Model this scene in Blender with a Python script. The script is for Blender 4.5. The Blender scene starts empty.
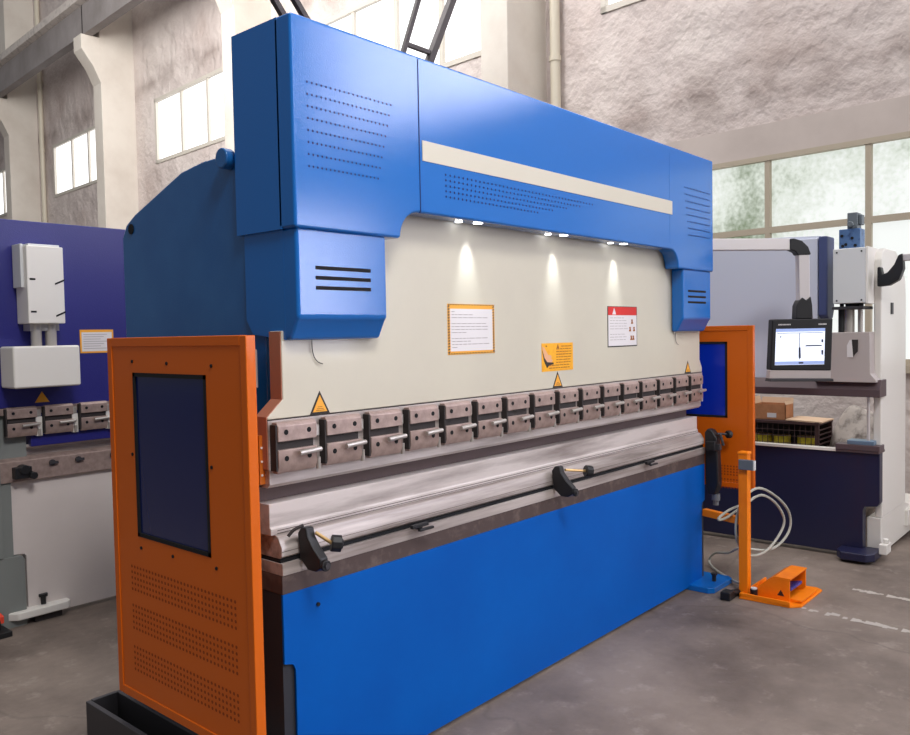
import bpy, bmesh, math, random
from mathutils import Vector, Matrix
random.seed(7)
SC = bpy.context.scene
COL = SC.collection
PI = math.pi

# ------------------------------------------------------------------ helpers
def lin(c):
    return tuple(((v/255)/12.92 if v/255 <= .04045 else ((v/255+.055)/1.055)**2.4) for v in c) + (1,)

class MB:
    """collects shapes; build() links them as one mesh object"""
    def __init__(s): s.v = []; s.f = []; s.m = []
    def add(s, vs, fs, mi=0):
        n = len(s.v); s.v += [tuple(v) for v in vs]
        for f in fs: s.f.append([n+i for i in f]); s.m.append(mi)
        return s
    def box(s, x0, x1, y0, y1, z0, z1, mi=0, rot=None, c=None):
        vs = [Vector((x, y, z)) for x in (x0, x1) for y in (y0, y1) for z in (z0, z1)]
        if rot is not None:
            c = Vector(c) if c else Vector(((x0+x1)/2, (y0+y1)/2, (z0+z1)/2))
            vs = [rot @ (v-c) + c for v in vs]
        return s.add(vs, [(0,1,3,2),(4,6,7,5),(0,4,5,1),(2,3,7,6),(0,2,6,4),(1,5,7,3)], mi)
    def prism(s, poly, axis, a, b, mi=0):
        """poly: 2D outline; axis 'x' -> (y,z), 'y' -> (x,z), 'z' -> (x,y)"""
        def P(p, t):
            return {'x': (t, p[0], p[1]), 'y': (p[0], t, p[1]), 'z': (p[0], p[1], t)}[axis]
        n = len(poly)
        vs = [P(p, a) for p in poly] + [P(p, b) for p in poly]
        fs = [tuple(range(n)), tuple(range(2*n-1, n-1, -1))]
        fs += [(i, (i+1) % n, (i+1) % n+n, i+n) for i in range(n)]
        return s.add(vs, fs, mi)
    def cyl(s, p0, p1, r, n=16, mi=0, r2=None):
        p0, p1 = Vector(p0), Vector(p1); d = (p1-p0).normalized()
        a = d.orthogonal().normalized(); b = d.cross(a); r2 = r if r2 is None else r2
        vs = [p0+(a*math.cos(2*PI*i/n)+b*math.sin(2*PI*i/n))*r for i in range(n)]
        vs += [p1+(a*math.cos(2*PI*i/n)+b*math.sin(2*PI*i/n))*r2 for i in range(n)]
        fs = [tuple(range(n-1, -1, -1)), tuple(range(n, 2*n))]
        fs += [(i, (i+1) % n, (i+1) % n+n, i+n) for i in range(n)]
        return s.add(vs, fs, mi)
    def tube(s, pts, r, n=8, mi=0, smooth=3):
        pts = [Vector(p) for p in pts]
        if smooth:
            out = []
            for i in range(len(pts)-1):
                p0 = pts[max(i-1, 0)]; p1 = pts[i]; p2 = pts[i+1]; p3 = pts[min(i+2, len(pts)-1)]
                for k in range(smooth):
                    t = k/smooth
                    out.append(.5*((2*p1)+(-p0+p2)*t+(2*p0-5*p1+4*p2-p3)*t*t+(-p0+3*p1-3*p2+p3)*t**3))
            out.append(pts[-1]); pts = out
        vs = []; a = None
        for i, p in enumerate(pts):
            d = (pts[min(i+1, len(pts)-1)]-pts[max(i-1, 0)]).normalized()
            a = d.orthogonal().normalized() if a is None else (a-d*a.dot(d)).normalized()
            b = d.cross(a)
            vs += [p+(a*math.cos(2*PI*k/n)+b*math.sin(2*PI*k/n))*r for k in range(n)]
        fs = []
        for i in range(len(pts)-1):
            fs += [(i*n+k, i*n+(k+1) % n, (i+1)*n+(k+1) % n, (i+1)*n+k) for k in range(n)]
        fs += [tuple(range(n-1, -1, -1)), tuple(range((len(pts)-1)*n, len(pts)*n))]
        return s.add(vs, fs, mi)
    def bar(s, p0, p1, w, h, mi=0, up=(0, 0, 1)):
        p0, p1 = Vector(p0), Vector(p1); d = (p1-p0).normalized()
        a = d.cross(Vector(up)).normalized(); b = a.cross(d)
        vs = [p+a*sx*w/2+b*sz*h/2 for p in (p0, p1) for sx, sz in ((-1,-1),(1,-1),(1,1),(-1,1))]
        return s.add(vs, [(3,2,1,0),(4,5,6,7),(0,1,5,4),(1,2,6,5),(2,3,7,6),(3,0,4,7)], mi)
    def build(s, name, mats, parent=None, bevel=0, seg=2, loc=None, rotz=None, angle=35):
        me = bpy.data.meshes.new(name); me.from_pydata([tuple(v) for v in s.v], [], s.f)
        if not isinstance(mats, (list, tuple)): mats = [mats]
        for m in mats: me.materials.append(m)
        me.polygons.foreach_set('material_index', s.m)
        bm = bmesh.new(); bm.from_mesh(me); bmesh.ops.recalc_face_normals(bm, faces=bm.faces); bm.to_mesh(me); bm.free()
        for p in me.polygons: p.use_smooth = True
        me.set_sharp_from_angle(angle=math.radians(angle))
        o = bpy.data.objects.new(name, me); COL.objects.link(o)
        if parent: o.parent = parent
        if loc: o.location = loc
        if rotz is not None: o.rotation_euler = (0, 0, rotz)
        if bevel:
            b = o.modifiers.new('bevel', 'BEVEL'); b.width = bevel; b.segments = seg
            b.limit_method = 'ANGLE'; b.angle_limit = math.radians(30); b.harden_normals = True
        return o

def tag(o, label=None, cat=None, group=None, kind=None):
    if label: o['label'] = label
    if cat: o['category'] = cat
    if group: o['group'] = group
    if kind: o['kind'] = kind
    return o
def thing(name, label, cat, loc=(0, 0, 0), rotz=0, group=None):
    o = bpy.data.objects.new(name, None); COL.objects.link(o)
    o.location = loc; o.rotation_euler = (0, 0, rotz); o.empty_display_size = .1
    return tag(o, label, cat, group)
def copy_tree(o, parent=None):
    c = o.copy(); COL.objects.link(c)
    if parent: c.parent = parent
    for ch in list(o.children): copy_tree(ch, c)
    return c

# ------------------------------------------------------------------ materials
def mat(name, rgb, rough=.5, metal=0., coat=0., noise=None, bump=None, emit=None, es=1., alpha=None, spec=.5):
    """noise=(scale, rgb2, lo, hi[, stretch]) mixes a second colour; bump=(scale, strength)"""
    m = bpy.data.materials.new(name); m.use_nodes = True
    nt = m.node_tree; b = nt.nodes['Principled BSDF']
    b.inputs['Base Color'].default_value = lin(rgb); b.inputs['Roughness'].default_value = rough
    b.inputs['Metallic'].default_value = metal; b.inputs['Coat Weight'].default_value = coat
    b.inputs['Coat Roughness'].default_value = .08; b.inputs['Specular IOR Level'].default_value = spec
    tc = nt.nodes.new('ShaderNodeTexCoord')
    if noise:
        mp = nt.nodes.new('ShaderNodeMapping'); nt.links.new(tc.outputs['Object'], mp.inputs[0])
        mp.inputs['Scale'].default_value = noise[4] if len(noise) > 4 else (1, 1, 1)
        n = nt.nodes.new('ShaderNodeTexNoise'); n.inputs['Scale'].default_value = noise[0]
        n.inputs['Detail'].default_value = 6; n.inputs['Roughness'].default_value = .6
        nt.links.new(mp.outputs[0], n.inputs['Vector'])
        r = nt.nodes.new('ShaderNodeValToRGB')
        r.color_ramp.elements[0].position = noise[2]; r.color_ramp.elements[1].position = noise[3]
        r.color_ramp.elements[0].color = lin(rgb); r.color_ramp.elements[1].color = lin(noise[1])
        nt.links.new(n.outputs['Fac'], r.inputs[0]); nt.links.new(r.outputs[0], b.inputs['Base Color'])
    if bump:
        n2 = nt.nodes.new('ShaderNodeTexNoise'); n2.inputs['Scale'].default_value = bump[0]; n2.inputs['Detail'].default_value = 3
        nt.links.new(tc.outputs['Object'], n2.inputs['Vector'])
        bp = nt.nodes.new('ShaderNodeBump'); bp.inputs['Strength'].default_value = bump[1]
        bp.inputs['Distance'].default_value = bump[2] if len(bump) > 2 else .002
        nt.links.new(n2.outputs['Fac'], bp.inputs['Height']); nt.links.new(bp.outputs[0], b.inputs['Normal'])
        if coat: nt.links.new(bp.outputs[0], b.inputs['Coat Normal'])
    if emit:
        b.inputs['Emission Color'].default_value = lin(emit); b.inputs['Emission Strength'].default_value = es
    return m

M = {}
M['blue'] = mat('blue_enamel', (0, 104, 190), .55, coat=1, bump=(190, .4, .0009), spec=.12)
M['bedblue'] = mat('blue_bed_paint', (0, 84, 174), .5, noise=(1.6, (0, 92, 184), .35, .7), bump=(90, .1, .001), spec=.12)
M['blueside'] = mat('blue_frame_paint', (20, 92, 160), .55, coat=.9, bump=(190, .5, .001), noise=(3, (36, 104, 170), .4, .75), spec=.15)
M['deepblue'] = mat('shaded_blue_paint', (16, 46, 110), .5)
M['cream'] = mat('cream_enamel', (208, 202, 184), .42, noise=(2, (200, 194, 178), .3, .7), coat=.3)
M['stripe'] = mat('cream_stripe', (204, 198, 182), .5)
M['steel'] = mat('machined_steel', (196, 186, 182), .42, .25, noise=(4, (120, 108, 104), .42, .70, (.22, 4, 4)), bump=(60, .12, .001))
M['die'] = mat('ground_die_steel', (214, 205, 202), .42, .2, noise=(5, (134, 122, 118), .48, .74, (.2, 2, 2)))
M['strip'] = mat('oiled_plate_edge', (84, 70, 68), .55, .3, noise=(14, (120, 104, 98), .5, .75))
M['taupe'] = mat('taupe_panel', (104, 88, 88), .7)
M['clamp'] = mat('clamp_steel', (176, 154, 146), .42, .35, noise=(30, (150, 130, 124), .4, .7))
M['chrome'] = mat('bright_chrome', (190, 184, 178), .38, .6)
M['black'] = mat('black_plastic', (22, 22, 26), .5)
M['hole'] = mat('dark_hole', (10, 12, 18), .9)
M['bluehole'] = mat('perforation_shadow', (10, 40, 100), .9)
M['orangehole'] = mat('orange_perforation_shadow', (150, 64, 10), .9)
M['orange'] = mat('orange_paint', (214, 100, 10), .45, coat=.15, bump=(110, .15, .001), spec=.25)
M['pedal'] = mat('orange_pedal_paint', (250, 134, 14), .4, noise=(6, (232, 112, 12), .5, .8), spec=.3)
M['doorglass'] = mat('dark_blue_door_glass', (16, 34, 92), .16, spec=.6)
M['doorglassR'] = mat('bright_blue_door_glass', (12, 46, 178), .2)
M['brass'] = mat('brass', (214, 178, 120), .35, .7)
M['grime'] = mat('dark_grime', (46, 40, 40), .7)
M['charcoal'] = mat('charcoal_steel', (62, 60, 64), .55, .2)
M['darkgrey'] = mat('dark_side_paint', (40, 42, 50), .6)
M['yellow'] = mat('sign_yellow', (246, 178, 22), .5, noise=(60, (236, 160, 14), .4, .7))
M['triyellow'] = mat('triangle_yellow', (240, 170, 50), .5)
M['paper'] = mat('sign_paper', (224, 220, 222), .5)
M['ink'] = mat('sign_ink', (160, 152, 152), .6)
M['darkink'] = mat('dark_sign_ink', (40, 34, 30), .6)
M['brownink'] = mat('brown_sign_ink', (150, 84, 12), .6)
M['red'] = mat('sign_red', (206, 34, 30), .5)
M['skin'] = mat('sign_hand_pink', (226, 170, 130), .6)
M['whitepaint'] = mat('warm_white_paint', (232, 228, 222), .45, coat=.2)
M['bedwhite'] = mat('off_white_bed_paint', (224, 214, 210), .5, noise=(2, (214, 204, 200), .3, .7))
M['indigo'] = mat('indigo_paint', (36, 36, 118), .4, coat=.4, bump=(170, .9, .0012))
M['greenish'] = mat('grey_side_paint', (128, 132, 130), .55)
M['navy'] = mat('navy_paint', (22, 24, 58), .45, coat=.15)
M['navymid'] = mat('slate_blue_paint', (66, 76, 118), .5)
M['lilac'] = mat('pale_lilac_grey_paint', (206, 210, 224), .45, coat=.2)
M['greybox'] = mat('light_grey_cover', (214, 216, 218), .5)
M['warmgrey'] = mat('warm_grey_block', (184, 174, 172), .5)
M['mauve'] = mat('dark_mauve_bar', (92, 76, 80), .5, .2)
M['manifold'] = mat('blue_anodised_manifold', (92, 124, 168), .4, .4, noise=(25, (60, 84, 124), .5, .7))
M['valve'] = mat('grey_valve_casting', (112, 120, 126), .5, .3)
M['alu'] = mat('aluminium_profile', (214, 208, 208), .35, .3)
M['screen'] = mat('lit_screen', (226, 234, 250), .4, emit=(226, 234, 250), es=.75)
M['screenbar'] = mat('screen_bar_blue', (150, 170, 220), .4, emit=(150, 170, 220), es=.5)
M['screenink'] = mat('screen_line', (60, 66, 96), .5)
M['cable'] = mat('grey_cable', (176, 176, 166), .5)
M['card'] = mat('cardboard', (190, 132, 92), .8, noise=(12, (172, 116, 78), .4, .7))
M['cardlight'] = mat('pale_cardboard_inner', (222, 190, 160), .8)
M['rack'] = mat('rusty_rack_paint', (70, 46, 46), .7)
M['tin'] = mat('yellow_tin', (232, 214, 60), .5, noise=(30, (200, 180, 40), .5, .7))
M['sack'] = mat('grey_sack_cloth', (196, 186, 178), .8, noise=(9, (110, 100, 94), .5, .7), bump=(8, .6, .02))
M['darkgreen'] = mat('dark_green_plastic', (34, 56, 50), .6)
M['pedalblue'] = mat('blue_treadle', (52, 62, 150), .5)
M['redplastic'] = mat('orange_red_plastic', (232, 74, 52), .5)
M['frame'] = mat('window_frame_paint', (206, 200, 190), .6)
M['framebeige'] = mat('beige_window_frame', (178, 166, 148), .6)
M['pipe'] = mat('cream_pipe', (214, 206, 188), .5)
M['beam'] = mat('grey_crane_beam', (150, 144, 144), .75, noise=(1.2, (128, 122, 120), .35, .7), bump=(6, .3, .02))
M['beamlight'] = mat('pale_beam_flange', (206, 198, 192), .75, noise=(8, (160, 152, 148), .5, .75))
M['brace'] = mat('dark_brace_steel', (84, 78, 80), .6, .2)
M['column'] = mat('cream_column_plaster', (222, 215, 206), .85, noise=(1.0, (204, 194, 184), .45, .8), bump=(5, .3, .02))
M['markwhite'] = mat('worn_white_floor_paint', (190, 182, 174), .8)

def led_mat():
    return mat('led_lens', (255, 255, 255), .3, emit=(255, 255, 255), es=6)
M['led'] = led_mat()

def wall_mat():
    m = bpy.data.materials.new('lumpy_plaster'); m.use_nodes = True; nt = m.node_tree; N = nt.nodes; L = nt.links
    b = N['Principled BSDF']; b.inputs['Roughness'].default_value = .9
    tc = N.new('ShaderNodeTexCoord')
    n1 = N.new('ShaderNodeTexNoise'); n1.inputs['Scale'].default_value = .45; n1.inputs['Detail'].default_value = 7; n1.inputs['Roughness'].default_value = .62
    n2 = N.new('ShaderNodeTexNoise'); n2.inputs['Scale'].default_value = 1.7; n2.inputs['Detail'].default_value = 5; n2.inputs['Distortion'].default_value = .15
    n3 = N.new('ShaderNodeTexNoise'); n3.inputs['Scale'].default_value = 11; n3.inputs['Detail'].default_value = 4
    for n in (n1, n2, n3): L.new(tc.outputs['Object'], n.inputs['Vector'])
    r = N.new('ShaderNodeValToRGB'); cr = r.color_ramp
    cr.elements[0].position = .3; cr.elements[0].color = lin((184, 168, 162))
    cr.elements[1].position = .62; cr.elements[1].color = lin((222, 212, 207))
    e = cr.elements.new(.44); e.color = lin((206, 194, 190))
    L.new(n1.outputs['Fac'], r.inputs[0])
    # grime gathers in a band just above the lintel and above the high sills
    sep = N.new('ShaderNodeSeparateXYZ'); L.new(tc.outputs['Object'], sep.inputs[0])
    def band(z0, w):
        a = N.new('ShaderNodeMath'); a.operation = 'SUBTRACT'; L.new(sep.outputs['Z'], a.inputs[0]); a.inputs[1].default_value = z0
        c = N.new('ShaderNodeMath'); c.operation = 'ABSOLUTE'; L.new(a.outputs[0], c.inputs[0])
        d = N.new('ShaderNodeMath'); d.operation = 'DIVIDE'; L.new(c.outputs[0], d.inputs[0]); d.inputs[1].default_value = w
        f = N.new('ShaderNodeMath'); f.operation = 'SUBTRACT'; f.use_clamp = True; f.inputs[0].default_value = 1; L.new(d.outputs[0], f.inputs[1])
        return f
    b1 = band(4.0, .55); b2 = band(7.0, .3)
    ad = N.new('ShaderNodeMath'); ad.operation = 'MAXIMUM'; L.new(b1.outputs[0], ad.inputs[0]); L.new(b2.outputs[0], ad.inputs[1])
    r2 = N.new('ShaderNodeValToRGB'); r2.color_ramp.elements[0].position = .42; r2.color_ramp.elements[1].position = .62
    L.new(n2.outputs['Fac'], r2.inputs[0])
    mu = N.new('ShaderNodeMath'); mu.operation = 'MULTIPLY'; L.new(ad.outputs[0], mu.inputs[0]); L.new(r2.outputs[0], mu.inputs[1])
    m2 = N.new('ShaderNodeMath'); m2.operation = 'MULTIPLY'; L.new(mu.outputs[0], m2.inputs[0]); m2.inputs[1].default_value = .55
    mx = N.new('ShaderNodeMix'); mx.data_type = 'RGBA'; L.new(m2.outputs[0], mx.inputs[0]); L.new(r.outputs[0], mx.inputs[6])
    mx.inputs[7].default_value = lin((118, 98, 90))
    # a few dark scabs low down
    r3 = N.new('ShaderNodeValToRGB'); r3.color_ramp.elements[0].position = .70; r3.color_ramp.elements[1].position = .82
    L.new(n2.outputs['Fac'], r3.inputs[0])
    mx2 = N.new('ShaderNodeMix'); mx2.data_type = 'RGBA'; L.new(r3.outputs[0], mx2.inputs[0]); L.new(mx.outputs[2], mx2.inputs[6])
    mx2.inputs[7].default_value = lin((120, 108, 100))
    L.new(mx2.outputs[2], b.inputs['Base Color'])
    s = N.new('ShaderNodeMath'); s.operation = 'MULTIPLY_ADD'; L.new(n3.outputs['Fac'], s.inputs[0]); s.inputs[1].default_value = .18; L.new(n2.outputs['Fac'], s.inputs[2])
    bp = N.new('ShaderNodeBump'); bp.inputs['Strength'].default_value = .7; bp.inputs['Distance'].default_value = .2
    L.new(s.outputs[0], bp.inputs['Height']); L.new(bp.outputs[0], b.inputs['Normal'])
    return m
def floor_mat():
    m = bpy.data.materials.new('worn_concrete'); m.use_nodes = True; nt = m.node_tree; N = nt.nodes; L = nt.links
    b = N['Principled BSDF']; b.inputs['Roughness'].default_value = .62
    tc = N.new('ShaderNodeTexCoord')
    n1 = N.new('ShaderNodeTexNoise'); n1.inputs['Scale'].default_value = .9; n1.inputs['Detail'].default_value = 9; n1.inputs['Roughness'].default_value = .65
    n2 = N.new('ShaderNodeTexNoise'); n2.inputs['Scale'].default_value = 7; n2.inputs['Detail'].default_value = 10; n2.inputs['Roughness'].default_value = .7
    for n in (n1, n2): L.new(tc.outputs['Object'], n.inputs['Vector'])
    r = N.new('ShaderNodeValToRGB'); cr = r.color_ramp
    cr.elements[0].position = .34; cr.elements[0].color = lin((84, 72, 66)); cr.elements[1].position = .66; cr.elements[1].color = lin((142, 128, 118))
    L.new(n1.outputs['Fac'], r.inputs[0])
    r2 = N.new('ShaderNodeValToRGB'); r2.color_ramp.elements[0].position = .56; r2.color_ramp.elements[1].position = .74
    L.new(n2.outputs['Fac'], r2.inputs[0])
    f = N.new('ShaderNodeMath'); f.operation = 'MULTIPLY'; L.new(r2.outputs[0], f.inputs[0]); f.inputs[1].default_value = .4
    mx = N.new('ShaderNodeMix'); mx.data_type = 'RGBA'; L.new(f.outputs[0], mx.inputs[0]); L.new(r.outputs[0], mx.inputs[6]); mx.inputs[7].default_value = lin((188, 176, 166))
    v = N.new('ShaderNodeTexVoronoi'); v.feature = 'DISTANCE_TO_EDGE'; v.inputs['Scale'].default_value = .55
    nw = N.new('ShaderNodeTexNoise'); nw.inputs['Scale'].default_value = 2.5; L.new(tc.outputs['Object'], nw.inputs['Vector'])
    va = N.new('ShaderNodeVectorMath'); va.operation = 'MULTIPLY_ADD'; L.new(nw.outputs['Color'], va.inputs[0]); va.inputs[1].default_value = (.35, .35, .35); L.new(tc.outputs['Object'], va.inputs[2])
    L.new(va.outputs[0], v.inputs['Vector'])
    rc = N.new('ShaderNodeValToRGB'); rc.color_ramp.elements[0].position = .001; rc.color_ramp.elements[0].color = (.8, .8, .8, 1); rc.color_ramp.elements[1].position = .007
    L.new(v.outputs['Distance'], rc.inputs[0])
    mm = N.new('ShaderNodeMix'); mm.data_type = 'RGBA'; mm.blend_type = 'MULTIPLY'; mm.inputs[0].default_value = 1
    L.new(mx.outputs[2], mm.inputs[6]); L.new(rc.outputs[0], mm.inputs[7]); L.new(mm.outputs[2], b.inputs['Base Color'])
    bp = N.new('ShaderNodeBump'); bp.inputs['Strength'].default_value = .3; bp.inputs['Distance'].default_value = .02
    L.new(n2.outputs['Fac'], bp.inputs['Height']); L.new(bp.outputs[0], b.inputs['Normal'])
    return m
def pane_mat(name, green):
    m = bpy.data.materials.new(name); m.use_nodes = True; nt = m.node_tree; N = nt.nodes; L = nt.links
    b = N['Principled BSDF']; b.inputs['Roughness'].default_value = .3; b.inputs['Base Color'].default_value = (.15, .15, .15, 1); b.inputs['Specular IOR Level'].default_value = .2
    if green:
        tc = N.new('ShaderNodeTexCoord')
        n1 = N.new('ShaderNodeTexNoise'); n1.inputs['Scale'].default_value = 1.1; n1.inputs['Detail'].default_value = 5
        n2 = N.new('ShaderNodeTexNoise'); n2.inputs['Scale'].default_value = 22; n2.inputs['Detail'].default_value = 3
        L.new(tc.outputs['Object'], n1.inputs['Vector']); L.new(tc.outputs['Object'], n2.inputs['Vector'])
        sep = N.new('ShaderNodeSeparateXYZ'); L.new(tc.outputs['Object'], sep.inputs[0])
        # foliage outside thickens towards the far end of the window
        g = N.new('ShaderNodeMapRange'); g.inputs[1].default_value = .3; g.inputs[2].default_value = 2.4; g.inputs[3].default_value = -.06; g.inputs[4].default_value = .22
        L.new(sep.outputs['Y'], g.inputs[0])
        s = N.new('ShaderNodeMath'); s.operation = 'MULTIPLY_ADD'; L.new(n2.outputs['Fac'], s.inputs[0]); s.inputs[1].default_value = .3; L.new(n1.outputs['Fac'], s.inputs[2])
        s2 = N.new('ShaderNodeMath'); s2.operation = 'ADD'; L.new(s.outputs[0], s2.inputs[0]); L.new(g.outputs[0], s2.inputs[1])
        r = N.new('ShaderNodeValToRGB'); cr = r.color_ramp
        cr.elements[0].position = .6; cr.elements[0].color = lin((246, 250, 247)); cr.elements[1].position = .95; cr.elements[1].color = lin((104, 124, 88))
        e = cr.elements.new(.76); e.color = lin((214, 222, 210))
        L.new(s2.outputs[0], r.inputs[0]); L.new(r.outputs[0], b.inputs['Emission Color']); b.inputs['Emission Strength'].default_value = .93
    else:
        b.inputs['Emission Color'].default_value = (1, 1, 1, 1); b.inputs['Emission Strength'].default_value = 1.6
    return m
M['wall'] = wall_mat(); M['floor'] = floor_mat()
M['lintel'] = mat('smooth_lintel_plaster', (198, 186, 180), .85, noise=(1.2, (184, 172, 166), .35, .7), bump=(4, .2, .02))
M['paneG'] = pane_mat('frosted_pane_with_foliage', True); M['paneW'] = pane_mat('bright_frosted_pane', False)
M['paneS'] = mat('sunlit_frosted_pane', (60, 60, 60), .4, emit=(236, 236, 255), es=13)

# ------------------------------------------------------------------ camera
CX, CY, YAW, PITCH, ROLL, F = -1.64421501, -2.09090759, .714979019, .0414467387, -.0186326704, 814.300643
fw = Vector((math.cos(YAW)*math.cos(PITCH), math.sin(YAW)*math.cos(PITCH), -math.sin(PITCH)))
rt = Vector((math.sin(YAW), -math.cos(YAW), 0)); up = rt.cross(fw)
r2 = rt*math.cos(ROLL)+up*math.sin(ROLL); u2 = -rt*math.sin(ROLL)+up*math.cos(ROLL)
cd = bpy.data.cameras.new('camera'); cam = bpy.data.objects.new('camera', cd); COL.objects.link(cam)
cam.matrix_world = Matrix(((r2.x, u2.x, -fw.x, CX), (r2.y, u2.y, -fw.y, CY), (r2.z, u2.z, -fw.z, 1.6), (0, 0, 0, 1)))
cd.sensor_width = 36; cd.sensor_fit = 'HORIZONTAL'; cd.lens = F*36/910; cd.clip_end = 200
SC.camera = cam

# ------------------------------------------------------------------ the hall
floor = MB().add([(-14, -16, 0), (16, -16, 0), (16, 34, 0), (-14, 34, 0)], [(0, 1, 2, 3)]).build('floor', M['floor'])
tag(floor, 'worn grey concrete workshop floor with cracks and stains', 'floor', kind='structure')
WR = math.radians(-3.8); WL = (6.4, -.5, 0)         # the window wall runs along its own local y
WDIR = Matrix.Rotation(WR, 3, 'Z')
def wbuild(mb, name, m, label=None, cat=None, kind='structure', parent=None, **k):
    if parent is not None: return mb.build(name, m, parent, **k)
    o = mb.build(name, m, loc=WL, rotz=WR, **k)
    return tag(o, label, cat, kind=kind)

WINS = [  # s0, s1, z0, z1, mullions, transoms, material
    (-2.2, 2.6, 1.25, 3.29, (-1.4, -.5, .43, 1.36), (2.56,), 'paneG'),
    (-.6, 3.28, 5.2, 6.58, (.37, 1.34, 2.31), (), 'paneW'),
    (5.0, 8.75, 5.2, 6.58, (5.88, 6.8, 7.78), (), 'paneW'),
    (10.9, 14.45, 5.28, 6.62, (11.3, 12.25, 13.3), (), 'paneW'),
    (16.5, 20.3, 5.34, 6.68, (17.1, 18.02, 19.05), (), 'paneW'),
    (22.6, 26.0, 5.34, 6.7, (23.5, 24.4, 25.2), (), 'paneW'),
    (-6.4, -2.7, 4.3, 6.6, (-5.5, -4.6, -3.6), (), 'paneS'),
    (-9.6, -5.7, 1.25, 3.6, (-8.6, -7.7, -6.7), (), 'paneS')]
S0, S1, ZT = -13, 30, 12.5
ss = sorted({S0, S1, *[w[0] for w in WINS], *[w[1] for w in WINS]}); zz = sorted({0, ZT, *[w[2] for w in WINS], *[w[3] for w in WINS]})
mb = MB()
for i in range(len(ss)-1):
    z_start = None
    for j in range(len(zz)-1):
        cs, cz = (ss[i]+ss[i+1])/2, (zz[j]+zz[j+1])/2
        hole = any(w[0] < cs < w[1] and w[2] < cz < w[3] for w in WINS)
        if not hole and z_start is None: z_start = zz[j]
        if (hole or j == len(zz)-2) and z_start is not None:
            ze = zz[j] if hole else zz[j+1]
            mb.box(0, .32, ss[i], ss[i+1], z_start, ze); z_start = None
wbuild(mb, 'wall_right', M['wall'], 'tall lumpy plaster wall with high windows', 'wall')
lt = MB().box(-.015, .001, -7, 3.85, 3.29, 3.6)
wbuild(lt, 'trim_1', M['lintel'], 'smooth plastered lintel band above the frosted window', 'lintel')
def window(idx, w, label):
    s0, s1, z0, z1, mu, tr, pm = w
    low = pm == 'paneG'; fm = M['framebeige'] if low else M['frame']; t = .05 if low else .07
    e = thing('window_%d' % idx, label, 'window', WL, WR); e['kind'] = 'structure'
    fr = MB(); x0, x1 = -.02, .08
    fr.box(x0, x1, s0, s0+t, z0, z1); fr.box(x0, x1, s1-t, s1, z0, z1); fr.box(x0, x1, s0, s1, z0, z0+t); fr.box(x0, x1, s0, s1, z1-t, z1)
    for s in mu: fr.box(x0+.01, x1, s-t/2, s+t/2, z0, z1)
    for z in tr: fr.box(x0+.012, x1-.01, s0, s1, z-t*.6, z+t*.6)
    fr.build('window_frame', fm, e)
    ys = [s0]+list(mu)+[s1]; zs = [z0]+list(tr)+[z1]
    for i in range(len(ys)-1):
        for j in range(len(zs)-1):
            pm_ = M[pm] if not (low and j == 0) else M['paneG']
            MB().box(.04, .05, ys[i]+.01, ys[i+1]-.01, zs[j]+.01, zs[j+1]-.01).build('pane', pm_, e)
    if low: MB().box(-.08, .1, s0-.05, s1+.05, z0-.07, z0).build('window_sill', M['framebeige'], e)
wl = ['wide frosted window with beige frame and foliage behind at right',
      'high white window cut by the top edge right of the pipe', 'high bright window showing just above the blue machine hood',
      'high bright four-pane window between two plaster pillars behind blue frame', 'high bright window left of the second pillar from left',
      'high bright window beyond the farthest pillar at far left',
      'tall sunlit window outside the frame to the right', 'low sunlit window outside the frame to the right']
for i, w in enumerate(WINS): window(i+1, w, wl[i])
def pillar(s, label):
    e = thing('pillar', label, 'pillar', WL, WR); e['kind'] = 'structure'
    d = -.72
    MB().box(d, .02, s, s+.42, 0, ZT).build('column', M['column'], e, bevel=.015)
    # corbel bracket carrying the crane beam
    MB().prism([(d+.01, 7.02), (-.87, 7.36), (-1.1, 7.68), (-1.1, 7.98), (d+.01, 7.98)], 'y', s+.003, s+.417).build('corbel', M['column'], e, bevel=.01)
pillar(4.08, 'cream plaster pillar beside the pipe above the machine hood')
pillar(10.0, 'cream plaster pillar just left of the blue hood corner')
pillar(15.4, 'cream plaster pillar with bracket, second from the left edge')
pillar(21.4, 'cream plaster pillar farthest away at the left edge')
def pipe(s, label):
    mb = MB().cyl((-.09, s, 0), (-.09, s, ZT), .06, 16)
    for z in (1.2, 3.0, 4.8, 6.6, 8.4): mb.cyl((-.09, s, z), (-.09, s, z+.06), .072, 16)
    o = mb.build('drain_pipe', M['pipe'], loc=WL, rotz=WR); tag(o, label, 'pipe', kind='structure')
pipe(3.88, 'cream vertical pipe right of the pillar above the hood')
pipe(20.85, 'cream vertical pipe on the wall at far left')
cb = thing('crane_beam', 'long grey concrete crane beam carried on pillar brackets', 'beam', WL, WR); cb['kind'] = 'structure'
MB().box(-1.04, -.86, -7, 29.5, 7.98, 8.58).build('web', M['beam'], cb)
MB().prism([(-1.04, 8.58), (-1.16, 8.62), (-1.16, 8.78), (-.7, 8.78), (-.7, 8.62), (-.86, 8.58)], 'y', -7, 29.5).build('flange', M['beamlight'], cb)
MB().box(-.98, -.92, -7, 29.5, 8.78, 8.9).build('rail', M['brace'], cb)
for s in (4.0, 9.95, 15.35, 21.35):
    MB().box(-1.045, -.855, s+.1, s+.14, 7.945, 8.585).build('joint', M['grime'], cb)

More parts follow.
